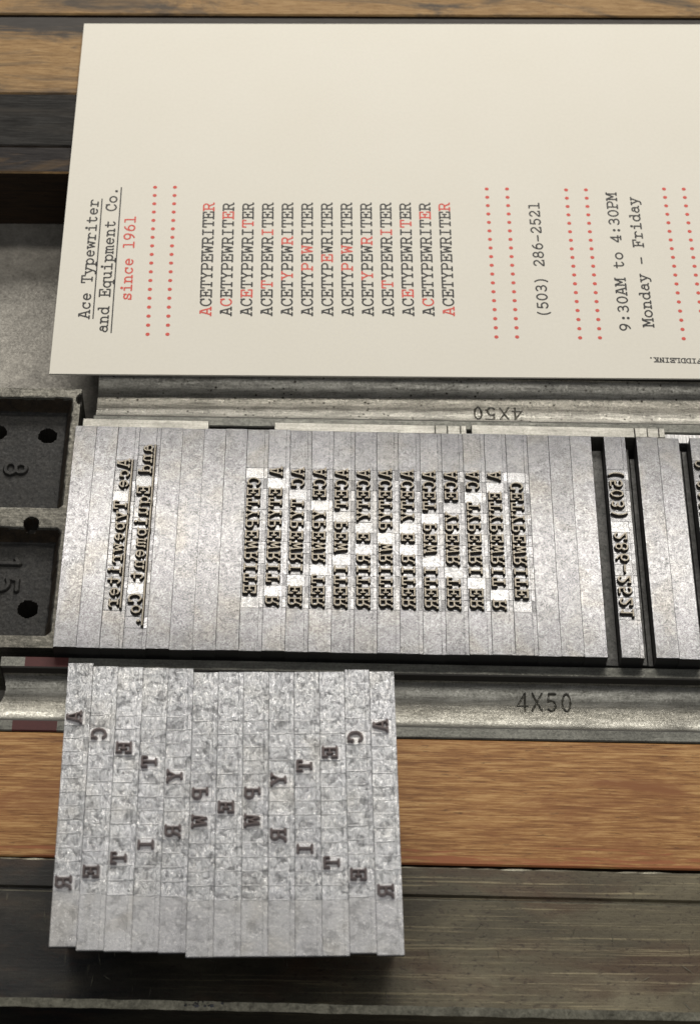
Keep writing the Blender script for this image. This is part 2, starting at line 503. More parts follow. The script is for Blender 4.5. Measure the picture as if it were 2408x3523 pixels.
# plain letters as punched into steel
PUNCH = {
    '4': [[(42, 0), (42, 60), (6, 16), (54, 16)]],
    'X': [[(6, 0), (52, 60)], [(52, 0), (8, 60)]],
    '5': [[(48, 60), (16, 60), (13, 34)] + arc(28, 19, 20, 19, 125, -140, 18)],
    '0': [arc(30, 30, 19, 30, 0, 360, 28)],
}
FAT = {'.': 9.0, ':': 9.0, 'i.': 7.0}


def segs_of(strokes):
    out = []
    for st in strokes:
        for a, b in zip(st, st[1:]):
            out.append((*a, *b))
    return np.array(out, dtype=float)


def sdf(strokes, X, Y, fat_dots=0.0):
    d = np.full(X.shape, 1e9)
    for st in strokes:
        for (ax, ay), (bx, by) in zip(st, st[1:]):
            vx, vy = bx - ax, by - ay
            L = vx * vx + vy * vy + 1e-9
            t = np.clip(((X - ax) * vx + (Y - ay) * vy) / L, 0, 1)
            e = np.hypot(X - ax - t * vx, Y - ay - t * vy)
            if len(st) == 2 and L < 0.01:
                e = e - fat_dots
            d = np.minimum(d, e)
    return d


def clip(poly, lv, keep_below):
    """poly: list of (x, y, d); keep d<=lv (or d>=lv)"""
    out = []
    n = len(poly)
    for i in range(n):
        p, q = poly[i], poly[(i + 1) % n]
        pi = (p[2] <= lv) if keep_below else (p[2] >= lv)
        qi = (q[2] <= lv) if keep_below else (q[2] >= lv)
        if pi:
            out.append(p)
        if pi != qi:
            t = (lv - p[2]) / (q[2] - p[2])
            out.append((p[0] + t * (q[0] - p[0]), p[1] + t * (q[1] - p[1]), lv))
    return out


def bands(strokes, step, levels, box, fat):
    """polygons of the strokes between successive distance levels: returns [[poly,...] per band]"""
    x0, x1, y0, y1 = box
    xs = np.arange(x0, x1 + step * 0.5, step)
    ys = np.arange(y0, y1 + step * 0.5, step)
    X, Y = np.meshgrid(xs, ys, indexing='ij')
    D = sdf(strokes, X, Y, fat)
    res = [[] for _ in levels]
    top = levels[-1]
    DM = np.minimum(np.minimum(D[:-1, :-1], D[1:, :-1]), np.minimum(D[:-1, 1:], D[1:, 1:]))
    DX = np.maximum(np.maximum(D[:-1, :-1], D[1:, :-1]), np.maximum(D[:-1, 1:], D[1:, 1:]))
    for i, j in zip(*np.nonzero(DM < top)):
        c = [(xs[i], ys[j], D[i, j]), (xs[i + 1], ys[j], D[i + 1, j]), (xs[i + 1], ys[j + 1], D[i + 1, j + 1]), (xs[i], ys[j + 1], D[i, j + 1])]
        if DX[i, j] <= levels[0]:
            res[0].append(c)
            continue
        for tri in ((c[0], c[1], c[2]), (c[0], c[2], c[3])):
            lo = -1e9
            for k, hi in enumerate(levels):
                p = list(tri)
                if k:
                    p = clip(p, lo, False)
                if len(p) > 2:
                    p = clip(p, hi, True)
                if len(p) > 2:
                    res[k].append(p)
                lo = hi
    return res


# ------------------------------------------------------------------ the bed everything stands on
ZB = -19.0
b = MB()
b.box(-90, 230, -140, 230, -26, ZB)
tag(put('press_bed', b.mesh('press_bed'), None, ('bed',)), None, None, None, 'structure')


def strip(name, x0, x1, ya0, ya1, yb0, yb1, z, mats, label, cat, group=None, front=None, ch=0.35, origin=(0, 0)):
    """a long straight piece whose near edge runs ya0..ya1 and far edge yb0..yb1"""
    mb = MB()
    ox, oy = origin
    n = 24
    t = [i / n for i in range(n + 1)]
    rows = []
    jn = [random.uniform(-0.10, 0.10) for _ in t]
    jf = [random.uniform(-0.10, 0.10) for _ in t]
    for i, u in enumerate(t):
        x = x0 + (x1 - x0) * u - ox
        yn = ya0 + (ya1 - ya0) * u - oy
        yf = yb0 + (yb1 - yb0) * u - oy
        rows.append([(x, yn, ZB), (x, yn, z - ch), (x, yn + ch + jn[i] * ch, z), (x, yf - ch + jf[i] * ch, z), (x, yf, z - ch), (x, yf, ZB)])
    for r0, r1 in zip(rows, rows[1:]):
        for k in range(5):
            mi = 1 if (k in (0, 4) and len(mats) > 1) else (2 if (k in (1, 3) and len(mats) > 2) else 0)
            mb.poly([r0[k], r1[k], r1[k + 1], r0[k + 1]], mi)
    mb.poly([rows[0][k] for k in range(6)], 0)
    mb.poly([rows[-1][k] for k in range(5, -1, -1)], 0)
    o = put(name, mb.mesh(name), None, mats, (ox, oy, 0))
    return tag(o, label, cat, group)


ZW = -2.6
strip('wood_strip', -60, 200, 145.5, 153.0, 175, 182, ZW, ('wood_worn', 'wood_side'),
      'brown wooden strip along the top edge behind the cream card', 'wood strip', 'wood strips behind the card', origin=(0, 146))
strip('wood_strip', -60, 200, 119.7, 126.0, 144.9, 152.4, ZW - 0.25, ('wood_worn_dark', 'wood_side'),
      'brown wooden strip with an ink-darkened far side under the card top', 'wood strip', 'wood strips behind the card', origin=(0, 134))
strip('wood_strip', -60, 200, 103.3, 108.5, 119.4, 125.7, ZW, ('wood_black', 'wood_side'),
      'wide ink-blackened wood strip below the brown strips at left of the card', 'wood strip', 'wood strips behind the card')
strip('wood_strip', -60, 200, 95.3, 100.3, 103.1, 108.3, ZW - 0.1, ('wood_black_worn', 'wood_side', 'wood_worn'),
      'narrow black wood strip with a rubbed front edge beside the grey press bed', 'wood strip', 'wood strips behind the card')

ZF = -3.0
strip('wood_furniture', -70, 190, -65.0, -66.2, -41.05, -41.3, ZF - 0.1, ('wood_orange', 'wood_side'),
      'orange varnished wooden block with fine grain under the loose slugs', 'wood block', None, origin=(0, -54), ch=0.25)

# worn black bar along the bottom of the picture: profile swept along X
prof = [(-65.6, ZB, 0), (-65.6, ZF - 0.2, 1), (-65.95, ZF + 0.1, 0), (-70.7, ZF + 0.05, 0), (-70.95, ZF - 0.45, 0), (-71.35, ZF - 0.45, 1),
        (-71.75, ZF - 0.05, 0), (-76.5, ZF - 0.15, 0), (-84, ZF - 0.22, 0), (-90.6, ZF - 0.1, 1), (-91.9, ZF - 0.75, 0), (-92.1, -12, 0), (-97.0, -13.5, 0), (-112, -14.5, 0), (-112, ZB, 0)]
mb = MB()
xs = np.linspace(-70, 190, 131)
rnd = random.Random(3)
wob = [[rnd.uniform(-0.07, 0.07) if k in (1, 2, 9, 10) else 0 for k in range(len(prof))] for _ in xs]
for i in range(len(xs) - 1):
    for k in range(len(prof) - 1):
        q = []
        for (ii, kk) in ((i, k), (i, k + 1), (i + 1, k + 1), (i + 1, k)):
            y, z, _ = prof[kk]
            q.append((xs[ii], y - 0.0075 * (xs[ii] + 5) + wob[ii][kk], z + wob[ii][kk] * 0.7))
        mb.poly(q[::-1], prof[k][2])
bar = tag(put('iron_bar', mb.mesh('iron_bar'), None, ('bar', 'bar_edge')), 'scratched worn black bar with a grooved top along the bottom of the picture', 'iron bar')

mb2 = MB()
r9 = random.Random(21)
for q in range(46):
    x, y = r9.uniform(-6, 116), r9.uniform(-90, -73)
    ln = r9.uniform(0.8, 3.2)
    a = math.radians(r9.choice((90, 90, 80, 100, 30, 140)) + r9.uniform(-14, 14))
    w = r9.uniform(0.03, 0.09)
    cx_, sx_ = math.cos(a), math.sin(a)
    z = ZF - 0.06
    yy = y - 0.0075 * (x + 5)
    p = [(x - cx_ * ln / 2, yy - sx_ * ln / 2, z), (x - sx_ * w, yy + cx_ * w, z), (x + cx_ * ln / 2, yy + sx_ * ln / 2, z), (x + sx_ * w, yy - cx_ * w, z)]
    top = (x, yy, z + 0.05)
    for i in range(4):
        mb2.poly([p[i], p[(i + 1) % 4], top][::-1])
sc_o = put('scratches', mb2.mesh('scratches'), bar, ('bar_edge',))
sc_o['kind'] = 'stuff'

# dented burr on the front edge and a small bright bead
mb = MB()
for _ in range(26):
    x = random.gauss(29.5, 1.5)
    y = -91.0 + random.uniform(-0.45, 0.35) - abs(x - 29.5) * 0.05
    r = random.uniform(0.15, 0.42)
    z = ZF - 0.25
    pts = [(x + r * 1.5 * math.cos(a) * random.uniform(0.7, 1.2), y + r * math.sin(a) * random.uniform(0.7, 1.2), z - 0.25) for a in np.linspace(0, 2 * math.pi, 7)[:-1]]
    apex = (x + random.uniform(-0.1, 0.1), y, z + r * random.uniform(0.5, 1.3))
    for p, q in zip(pts, pts[1:] + pts[:1]):
        mb.poly([p, q, apex])
o = put('burr', mb.mesh('burr'), bar, ('tile',))

# ------------------------------------------------------------------ grooved metal furniture "4X50"


def furniture(x0, x1, y0, y1, text, tx0, tx1, ty0, ty1, flip, mats, label, paint=None, end_round=False, lip=2.6, top=ZF, slope=0.0):
    """channelled bar: flat lips, a small step, a hollow between them; the size is punched into the hollow"""
    w = y1 - y0
    ch = w - 2 * lip
    ys = [(0.0, 0), (0.25, 0), (lip - 0.55, 0), (lip - 0.25, 0)]
    yg = np.arange(lip, w - lip + 0.01, 0.11)
    ylist = [0.0, 0.22, lip - 0.5, lip - 0.22] + list(yg) + [w - lip + 0.22, w - lip + 0.5, w - 0.22, w]

    def zprof(v):
        if v <= 0.001 or v >= w - 0.001:
            return top - 0.22
        if v < lip - 0.3 or v > w - lip + 0.3:
            return top
        u = (v - w / 2) / (ch / 2)
        if abs(u) > 1.0:
            return top - 0.12
        return top - 0.85 - 2.6 * math.sqrt(max(0.0, 1 - abs(u) ** 2.2))
    xl = list(np.arange(x0, x0 + 2.4, 0.12)) + list(np.arange(x0 + 2.5, tx0 - 1, 3.0)) + list(np.arange(tx0 - 1, tx1 + 1, 0.11)) + list(np.arange(tx1 + 1.2, x1, 6.0)) + [x1]
    if paint:
        xl = sorted(set(xl) | {paint[0], paint[1], paint[2], paint[3]})
    xl = np.array(xl)
    Yv = np.array(ylist)
    Z = np.array([[zprof(v) for v in ylist] for _ in xl])
    if end_round:
        for i, x in enumerate(xl):
            for j, v in enumerate(ylist):
                if ((x - x0 + 0.5) / 1.35) ** 2 + ((v + y0 + 30.6) / 3.0) ** 2 < 1:
                    Z[i, j] = ZB + 0.3
    # punched letters
    gx, gy = np.meshgrid(xl, Yv + y0, indexing='ij')
    n = len(text)
    cw = (tx1 - tx0) / n
    hh = ty1 - ty0
    DD = np.full(gx.shape, 1e9)
    for k, chx in enumerate(text):
        if not flip:
            lx = (gx - (tx0 + k * cw)) / (cw * 0.86) * 60 - 3
            ly = (gy - ty0) / hh * 60
        else:
            lx = ((tx1 - k * cw) - gx) / (cw * 0.86) * 60 - 3
            ly = (ty1 - gy) / hh * 60
        DD = np.minimum(DD, sdf(PUNCH[chx], lx, ly))
    dep = np.clip((4.2 - DD) / 3.4, 0, 1)
    Z = Z - 0.20 * dep
    mb = MB()
    nx, ny = Z.shape
    idx = lambda i, j: i * ny + j
    for i in range(nx):
        for j in range(ny):
            mb.v.append((xl[i], Yv[j] + y0 + slope * (xl[i] - x0), Z[i, j]))
    for i in range(nx - 1):
        xm = (xl[i] + xl[i + 1]) / 2
        for j in range(ny - 1):
            vm = (Yv[j] + Yv[j + 1]) / 2
            mi = 0
            on_lip = vm < lip - 0.1 or vm > w - lip + 0.1
            if on_lip:
                mi = 1
                if paint:
                    a, b_ = (paint[0], paint[1]) if vm > w / 2 else (paint[2], paint[3])
                    if a < xm < b_:
                        mi = 3
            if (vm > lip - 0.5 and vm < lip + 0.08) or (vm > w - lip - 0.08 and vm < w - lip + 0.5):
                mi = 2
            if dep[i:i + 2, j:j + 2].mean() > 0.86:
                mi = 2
            mb.f.append((idx(i, j), idx(i + 1, j), idx(i + 1, j + 1), idx(i, j + 1)))
            mb.m.append(mi)
    # walls and ends
    for j0, sgn in ((0, 1), (ny - 1, -1)):
        for i in range(nx - 1):
            a, b_ = mb.v[idx(i, j0)], mb.v[idx(i + 1, j0)]
            p = [a, (a[0], a[1], ZB), (b_[0], b_[1], ZB), b_]
            mb.poly(p if sgn > 0 else p[::-1], 1)
    for i0 in (0, nx - 1):
        e = [mb.v[idx(i0, j)] for j in range(ny)]
        p = e + [(e[-1][0], e[-1][1], ZB), (e[0][0], e[0][1], ZB)]
        mb.poly(p if i0 else p[::-1], 1)
    o = put('metal_furniture', mb.mesh('metal_furniture', merge=False), None, mats)
    return tag(o, label, 'metal furniture', 'grooved metal furniture bars')


furniture(2.9, 205, 28.05, 44.9, '4X50', 78.4, 89.0, 33.2, 36.4, True, ('furniture_pitted', 'lip', 'grime_shade', 'red_paint'),
          'pitted grey grooved metal bar stamped with upside-down 4X50 under the card edge', slope=0.006)
furniture(-9.6, 200, -41.0, -25.55, '4X50', 84.6, 95.4, -33.1, -29.9, False, ('furniture', 'lip', 'grime_shade', 'red_paint'),
          'grooved metal bar with red paint marks and stamped 4X50 above the orange wood', paint=(-5.2, 2.7, -6.2, 1.8), slope=-0.0006, end_round=True)

# ------------------------------------------------------------------ cast-iron furniture with recesses, at the left
mb = MB()
X0, X1, Y0, Y1 = -33.6, 0.0, -23.7, 36.85
stp = 0.25
gx = np.concatenate([np.arange(X0, -19, 1.2), np.arange(-19, X1 + 0.01, stp)])
gx[-1] = X1
gy = np.arange(Y0, Y1 + 0.01, stp)
GX, GY = np.meshgrid(gx, gy, indexing='ij')


def rrect_sdf(X, Y, x0, x1, y0, y1, r):
    cx_, cy_ = (x0 + x1) / 2, (y0 + y1) / 2
    dx = np.abs(X - cx_) - (x1 - x0) / 2 + r
    dy = np.abs(Y - cy_) - (y1 - y0) / 2 + r
    return np.hypot(np.maximum(dx, 0), np.maximum(dy, 0)) + np.minimum(np.maximum(dx, dy), 0) - r


def smooth(a, b_, x):
    t = np.clip((x - a) / (b_ - a), 0, 1)
    return t * t * (3 - 2 * t)


rng = np.random.default_rng(5)


def vnoise(X, Y, s, seed):
    r = np.random.default_rng(seed)
    T = r.random((64, 64))
    u, v = X / s + 100, Y / s + 100
    iu, iv = np.floor(u).astype(int), np.floor(v).astype(int)
    fu, fv = u - iu, v - iv
    fu, fv = fu * fu * (3 - 2 * fu), fv * fv * (3 - 2 * fv)
    g = lambda a, b_: T[a % 64, b_ % 64]
    return (g(iu, iv) * (1 - fu) + g(iu + 1, iv) * fu) * (1 - fv) + (g(iu, iv + 1) * (1 - fu) + g(iu + 1, iv + 1) * fu) * fv


rag = (vnoise(GX, GY, 0.8, 1) - 0.5) * 0.18 + (vnoise(GX, GY, 2.5, 2) - 0.5) * 0.22
d1 = rrect_sdf(GX, GY, -31, -1.35, 7.4, 34.7, 1.2) + rag
d2 = rrect_sdf(GX, GY, -31, -1.0, -21.2, 3.2, 1.4) + rag
dd = np.minimum(d1, d2)
hol = np.minimum(np.minimum(np.hypot(GX + 6.3, GY - 27.6) - 1.75, np.hypot(GX + 16.4, GY - 28.2) - 1.75), np.hypot(GX + 6.4, GY + 13.2) - 1.85) + rag * 0.5
notch = np.hypot(GX + 7.0, (GY - 3.9)) - 1.35 + rag * 0.4
chip = np.hypot(GX + 0.1, (GY - 34.3) * 0.6) - 0.85 + rag
Z = ZF - 3.6 * smooth(0.0, -1.7, dd)
Z = np.where(notch < 0.2, np.minimum(Z, ZF - 3.6 * smooth(0.2, -0.4, notch)), Z)
Z = np.where(chip < 0, np.minimum(Z, ZF - 1.6 * smooth(0.0, -0.5, chip)), Z)
Z += np.where(dd < -1.0, (vnoise(GX, GY, 0.6, 4) - 0.5) * 0.08 + (vnoise(GX, GY, 4.0, 6) - 0.5) * 0.15, (vnoise(GX, GY, 0.7, 9) - 0.5) * 0.07)
Z = np.where(hol < 0, ZB + 0.2, Z)
nx, ny = Z.shape
idx = lambda i, j: i * ny + j
for i in range(nx):
    for j in range(ny):
        mb.v.append((gx[i], gy[j], Z[i, j]))
for i in range(nx - 1):
    for j in range(ny - 1):
        z = Z[i:i + 2, j:j + 2].mean()
        h = hol[i:i + 2, j:j + 2].min()
        mi = 0 if z > ZF - 0.45 else (2 if z > ZF - 3.2 else 1)
        if h < 0 or (notch[i, j] < -0.2) or chip[i, j] < -0.15:
            mi = 3
        mb.f.append((idx(i, j), idx(i + 1, j), idx(i + 1, j + 1), idx(i, j + 1)))
        mb.m.append(mi)
for pts, rev in (([mb.v[idx(i, 0)] for i in range(nx)], False), ([mb.v[idx(i, ny - 1)] for i in range(nx)], True),
                 ([mb.v[idx(0, j)] for j in range(ny)], True), ([mb.v[idx(nx - 1, j)] for j in range(ny)], False)):
    for a, b_ in zip(pts, pts[1:]):
        p = [a, (a[0], a[1], ZB), (b_[0], b_[1], ZB), b_]
        mb.poly(p[::-1] if rev else p, 0)
iron = empty('iron_furniture', (0, 0, 0))
tag(iron, 'black recessed iron casting with raised 8 and 15 left of the type', 'iron casting')
put('casting', mb.mesh('casting', merge=False), iron, ('rim', 'black_iron', 'rust', 'grime_shade'))


def cast_numeral(text, x_base, x_top, y_start, y_end):
    """raised figures read turned on their side: tops towards +X, reading towards -Y"""
    mb = MB()
    n = len(text)
    adv = (y_start - y_end) / n
    hx = (x_top - x_base) / 60.0
    hy = adv / 60.0 * 0.95
    for k, chx in enumerate(text):
        st = PUNCH['5'] if chx == '5' else G[chx]
        if chx == '1':
            st = [[(30, 0), (30, 60), (16, 50)]]
        for band, (z0, z1) in zip(bands(st, 2.5, (4.0, 9.0), (-14, 74, -14, 74), 0), ((0.55, 0.55), (0.55, -0.15))):
            for p in band:
                pts = []
                for (x, y, d) in p:
                    t = 0 if z1 == z0 else min(1, max(0, (d - 4.0) / 5.0))
                    pts.append((x_base + y * hx, y_start - (k * adv + (x + 2) * hy), ZF - 3.6 + z0 + (z1 - z0) * t))
                mb.poly(pts)
    return put('cast_numeral', mb.mesh('cast_numeral', smooth=True), iron, ('black_iron',))


cast_numeral('8', -13.9, -9.8, 21.3, 17.2)
cast_numeral('15', -13.4, -8.9, -0.8, -10.2)

# ------------------------------------------------------------------ thin leads behind the locked row
leads = [
    (1.15, 26.0, 25.55, 27.75, -0.7, 'lead_strip', 'pale thin lead strip above the slugs, leftmost, next to the iron casting'),
    (38.9, 70.6, 25.6, 27.75, -0.7, 'lead_strip', 'long pale lead strip above the middle typewriter slugs'),
    (70.65, 73.0, 25.6, 27.75, -0.65, 'lead_strip', 'small square lead piece at the right end of the middle strip'),
    (73.05, 75.6, 25.6, 27.75, -0.75, 'lead_strip', 'small square lead piece second left of the dark gap in the strips'),
    (75.65, 76.85, 25.6, 27.75, -0.7, 'lead_strip', 'narrow lead sliver directly left of the dark gap in the strips'),
    (77.8, 110.1, 25.65, 28.1, -0.7, 'lead_strip', 'long pale lead strip right of the dark gap, above the phone number slug'),
    (110.15, 112.6, 25.75, 28.1, -0.6, 'lead_strip', 'small cream lead piece directly right of the long strip above the phone number'),
    (112.65, 114.9, 25.75, 28.1, -0.7, 'lead_strip', 'middle one of three small cream lead pieces near the right edge'),
    (114.95, 116.15, 25.75, 28.1, -0.65, 'lead_strip', 'narrow cream lead piece beside the saw-cut grey metal'),
    (116.25, 170.0, 25.8, 28.0, -2.4, 'machined', 'saw-cut grey metal piece with slanting marks at the right edge'),
]
for x0, x1, y0, y1, z, m, lab in leads:
    mb = MB()
    mb.box(0, x1 - x0, 0, y1 - y0, ZB, z, 0, (random.uniform(-.002, .002), random.uniform(-.03, .03)), 0.12, 0.03)
    tag(put('lead_strip', mb.mesh('lead_strip'), None, (m,), (x0, y0, 0)), lab, 'lead strip', 'thin leads above the locked slugs')

# ------------------------------------------------------------------ metal type
P = 4.2175
CW = 2.46
L2 = 25.3
FH = 0.70                                 # how far a face stands above its slug
UX = 2.22 / 60                             # letter height scale (along -X)
UY = 2.12 / 60                            # letter width scale (along -Y)
BASE = 2.72                               # baseline, measured from the slug's left edge
_letters = {}


def letter_mesh(chx, style):
    """raised mirrored letter; local origin: left edge of the slug, centre of its cell.  reads down, tops to the left"""
    key = (chx, style)
    if key in _letters:
        return _letters[key]
    main = style == 'main'
    s0, s1, s2 = (3.7, 4.8, 8.6) if main else (3.6, 5.0, 8.0)
    mb = MB()
    bd = bands(G[chx], 1.5, (s0, s1, s2), (-14, 74, -32, 74), 4.0)
    z = lambda d: FH if d <= s0 else (FH - 0.18 * (d - s0) / (s1 - s0) if d <= s1 else (FH - 0.18) * (1 - (d - s1) / (s2 - s1)) ** 1.0 - 0.02)
    for k, band in enumerate(bd):
        for p in band:
            pts = [(BASE - y * UX, 1.08 - x * UY, z(d)) for (x, y, d) in p]
            mb.poly(pts, 0 if k == 0 else 1)
    # the little foot plate of the cell (below the letter)
    yl = 1.17
    x0, x1 = 0.18, (3.05 if G[chx] and min(q[1] for st in G[chx] for q in st) > -5 else 3.60)
    mb.box(x0, x1, -yl, yl, -0.10, 0.012, 2, (0, 0), 0.03)
    me = mb.mesh('letter', smooth=False)
    for m in (('face', 'beard', 'tile') if main else ('face_loose', 'beard_loose', 'loose_tile')):
        me.materials.append(M[m])
    _letters[key] = me
    return me


def slug_mesh(n_cells, filled, style, seed, underline=None):
    r = random.Random(seed)
    mb = MB()
    w = 4.203
    half = n_cells * CW / 2
    main = style == 'main'
    body0 = -L2
    if n_cells == 0:
        mb.box(0, w, -L2, L2, -2.5, 0.0, 0, (r.uniform(-.004, .004), r.uniform(-.0006, .0006)), 0.04, 0.02, side=2)
    else:
        hd = -2.5 if main else -0.75
        mb.box(0, w, -L2 + 0.02, L2 - 0.02, hd, -0.06, 0, (0, 0), 0.05, side=2)
        for y0, y1 in ((half + 0.02, L2), (-L2, -half - 0.02)):
            mb.box(0.02, 3.42, y0, y1, -0.3, r.uniform(-0.01, 0.02), 3 if (y0 < 0 and not main) else 0, (r.uniform(-.004, .004), r.uniform(-.001, .001)), 0.04, 0.015)
            mb.box(3.435, w - 0.02, y0, y1, -0.3, -0.012 if main else -0.03, 3 if (y0 < 0 and not main) else 0, (r.uniform(-.03, -.01) if main else r.uniform(-.10, -.03), 0), 0.02, 0.005)
        for c in range(n_cells):
            yc = half - (c + 0.5) * CW
            yl = CW / 2 - (0.025 if main else 0.004)
            t = (r.uniform(-.02, .02), r.uniform(-.02, .02))
            if filled[c]:
                mb.box(0.04, 3.40, yc - yl, yc + yl, -0.3, -0.035, 1, (0, 0), 0.03)
            else:
                mb.box(0.04, 3.40, yc - yl, yc + yl, -0.3, r.uniform(-0.03, 0.02), 4 if main else 0, t, 0.03, 0.01)
            mb.box(3.44, w - 0.03, yc - yl, yc + yl, -0.3, r.uniform(-0.03, 0.01), 1 if main else 0, (r.uniform(-.05, .02), r.uniform(-.03, .03)), 0.03, 0.01)
    for c in range(n_cells + 1):
        if n_cells:
            yb = half - c * CW
            x1 = 3.3 if main else r.uniform(2.3, 3.4)
            mb.box(0.06, x1, yb - (0.05 if main else 0.1), yb + (0.05 if main else 0.1), -0.2, 0.015 if main else 0.06, 1, (0, 0), 0.025 if main else 0.045, 0.01)
    if main:
        mb.box(0.02, w - 0.02, -L2 + r.uniform(0.05, 0.25), L2 - 0.1, ZB, -2.45, 2)
    else:
        mb.box(0.02, w - 0.02, -14.5, 14.5, -24.85, -0.7, 2)
    me = mb.mesh('slug_body', merge=False)
    for m in (('slug', 'tile', 'slug_side', 'slug', 'blank_tile') if main else ('loose', 'loose_tile', 'slug_side', 'loose_plain')):
        me.materials.append(M[m])
    return me


GRP_T, GRP_B = 'slugs locked up in the row', 'blank slugs locked up in the row'
seed = [100]


def type_slug(x, y, z, text, style, label, rz=0.0, underline=False, group=None):
    seed[0] += 1
    n = len(text)
    jr = random.Random(seed[0] * 13)
    dyj, dzj = (jr.uniform(-0.1, 0.1), jr.uniform(-0.05, 0.02)) if style == 'main' else (0, jr.uniform(-0.05, 0.05))
    t = empty('type_slug' if n else 'blank_slug', (x, y + dyj, z + dzj), rz)
    tag(t, label, 'type slug' if n else 'blank slug', group)
    put('slug_body', slug_mesh(n, [c != ' ' for c in text], style, seed[0]), t)
    for k, c in enumerate(text):
        if c == ' ':
            continue
        o = put('letter', letter_mesh(c, style), t, (), (0, n * CW / 2 - (k + 0.5) * CW, 0))
    if underline:
        mb = MB()
        h = n * CW / 2 - 0.25
        mb.box(3.12, 3.40, -h, h, 0.0, FH, 0, (0, 0), 0.03)
        mb.box(3.02, 3.56, -h - 0.05, h + 0.05, -0.05, FH - 0.30, 1, (0, 0), 0.08)
        put('underline', mb.mesh('underline'), t, ('face', 'beard'))
    return t


WORD = 'ACETYPEWRITER'
main_x = lambda k: k * P + 0.55 * math.sin(0)     # left edges of the row
skew = 0.0
blank_lab = {
    0: 'blank silver slug at the far left of the locked row, against the iron casting',
    1: 'blank silver slug second from the iron casting, beside the Ace Typewriter slug',
    4: 'blank slug directly right of the underlined and Equipment Co. slug',
    5: 'blank slug second right of the and Equipment Co. slug',
    6: 'blank slug third right of the and Equipment Co. slug',
    7: 'blank slug directly left of the first CETYPEWRITE slug',
    21: 'blank slug directly right of the last CETYPEWRITE slug',
    22: 'blank slug in the middle of three between the letters and the first dark gap',
    23: 'blank slug directly left of the dark gap before the phone number slug',
}
for k in range(24):
    x = k * P
    if k in blank_lab:
        type_slug(x, 0, 0, '', 'main', blank_lab[k], group=GRP_B)
    elif k == 2:
        type_slug(x, 0, 0, 'Ace Typewriter', 'main', 'metal slug with raised mirrored underlined words Ace Typewriter', underline=True, group=GRP_T)
    elif k == 3:
        type_slug(x, 0, 0, 'and Equipment Co.', 'main', 'metal slug with raised mirrored underlined words and Equipment Co.', underline=True, group=GRP_T)
    else:
        i = k - 8
        txt = ''.join(' ' if j in (i, 12 - i) else c for j, c in enumerate(WORD))
        side = '' if i == 6 else (', left half of the pattern' if i < 6 else ', right half of the pattern')
        type_slug(x, 0, 0, txt, 'main', 'locked metal slug with mirrored letters ' + ' '.join(txt.split()) + side, group=GRP_T)
type_slug(103.75, 0, 0, '(503) 286-2521', 'main', 'metal slug with mirrored phone number (503) 286-2521 between two dark gaps', group=GRP_T)
type_slug(110.15, 0, 0, '', 'main', 'blank slug directly right of the phone number slug and its dark gap', group=GRP_B)
type_slug(114.37, 0, 0, '', 'main', 'blank slug left of the last dark gap at the right edge', group=GRP_B)
type_slug(120.75, 0, 0, '9:30AM to 4:30PM', 'main', 'cut-off metal slug at the right edge with mirrored opening hours', group=GRP_T)

# low leads down in the gaps between slugs
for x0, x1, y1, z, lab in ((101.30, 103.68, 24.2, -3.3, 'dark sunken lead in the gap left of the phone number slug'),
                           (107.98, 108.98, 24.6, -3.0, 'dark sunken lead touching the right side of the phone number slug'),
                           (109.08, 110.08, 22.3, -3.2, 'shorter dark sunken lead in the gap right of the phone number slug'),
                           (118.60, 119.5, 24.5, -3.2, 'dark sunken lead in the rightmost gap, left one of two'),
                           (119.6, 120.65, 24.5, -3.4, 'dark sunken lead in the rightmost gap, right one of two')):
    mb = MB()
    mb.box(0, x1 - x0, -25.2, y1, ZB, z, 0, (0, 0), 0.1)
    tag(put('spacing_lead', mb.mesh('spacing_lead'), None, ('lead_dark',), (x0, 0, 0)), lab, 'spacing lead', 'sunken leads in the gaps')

# the loose block laid over the furniture
BX, BY, BZ, BR = 6.8617, -68.6445, 21.9047, 0.025324
dys = [1.85, 1.25, 1.05, 0.92, 0.72, 0, 0, 0, 0, 0, 0, 0.42, 0]
for i in range(13):
    txt = ''.join(c if j in (i, 12 - i) else ' ' for j, c in enumerate(WORD))
    lx, lyy = i * P, dys[i]
    x = BX + lx * math.cos(BR) - lyy * math.sin(BR)
    y = BY + lx * math.sin(BR) + lyy * math.cos(BR)
    ls = txt.split()
    if i == 6:
        lab = 'loose frosted slug with a single raised letter E, middle of the loose block'
    else:
        where = 'left edge of the loose block' if i == 0 else 'right edge of the loose block' if i == 12 else 'left half of the loose block' if i < 6 else 'right half of the loose block'
        lab = 'loose frosted slug with only raised %s and %s, %s' % (ls[0], ls[1], where)
    type_slug(x, y, BZ, txt, 'loose', lab, BR, group='loose frosted slugs laid over the furniture')

# ------------------------------------------------------------------ printed card
ZC = -1.93
card = empty('printed_card', (-6.7, 39.76, ZC))
tag(card, 'cream printed card with red and black typewriter lettering lying above the type', 'printed card')
CO = (-6.7, 39.76)
cor = [(-6.7, 39.76), (145.0, 42.3), (155.0, 148.35), (-8.03, 142.99)]
mb = MB()
n = 40
g = lambda u, v: tuple((1 - u) * (1 - v) * cor[0][k] + u * (1 - v) * cor[1][k] + u * v * cor[2][k] + (1 - u) * v * cor[3][k] for k in (0, 1))
for i in range(n):
    for j in range(n):
        q = [g(a / n, b_ / n) for a, b_ in ((i, j), (i + 1, j), (i + 1, j + 1), (i, j + 1))]
        mb.poly([(x - CO[0], y - CO[1], 0.0) for x, y in q])
rim = [g(i / n, 0) for i in range(n)] + [g(1, i / n) for i in range(n)] + [g(1 - i / n, 1) for i in range(n)] + [g(0, 1 - i / n) for i in range(n)]
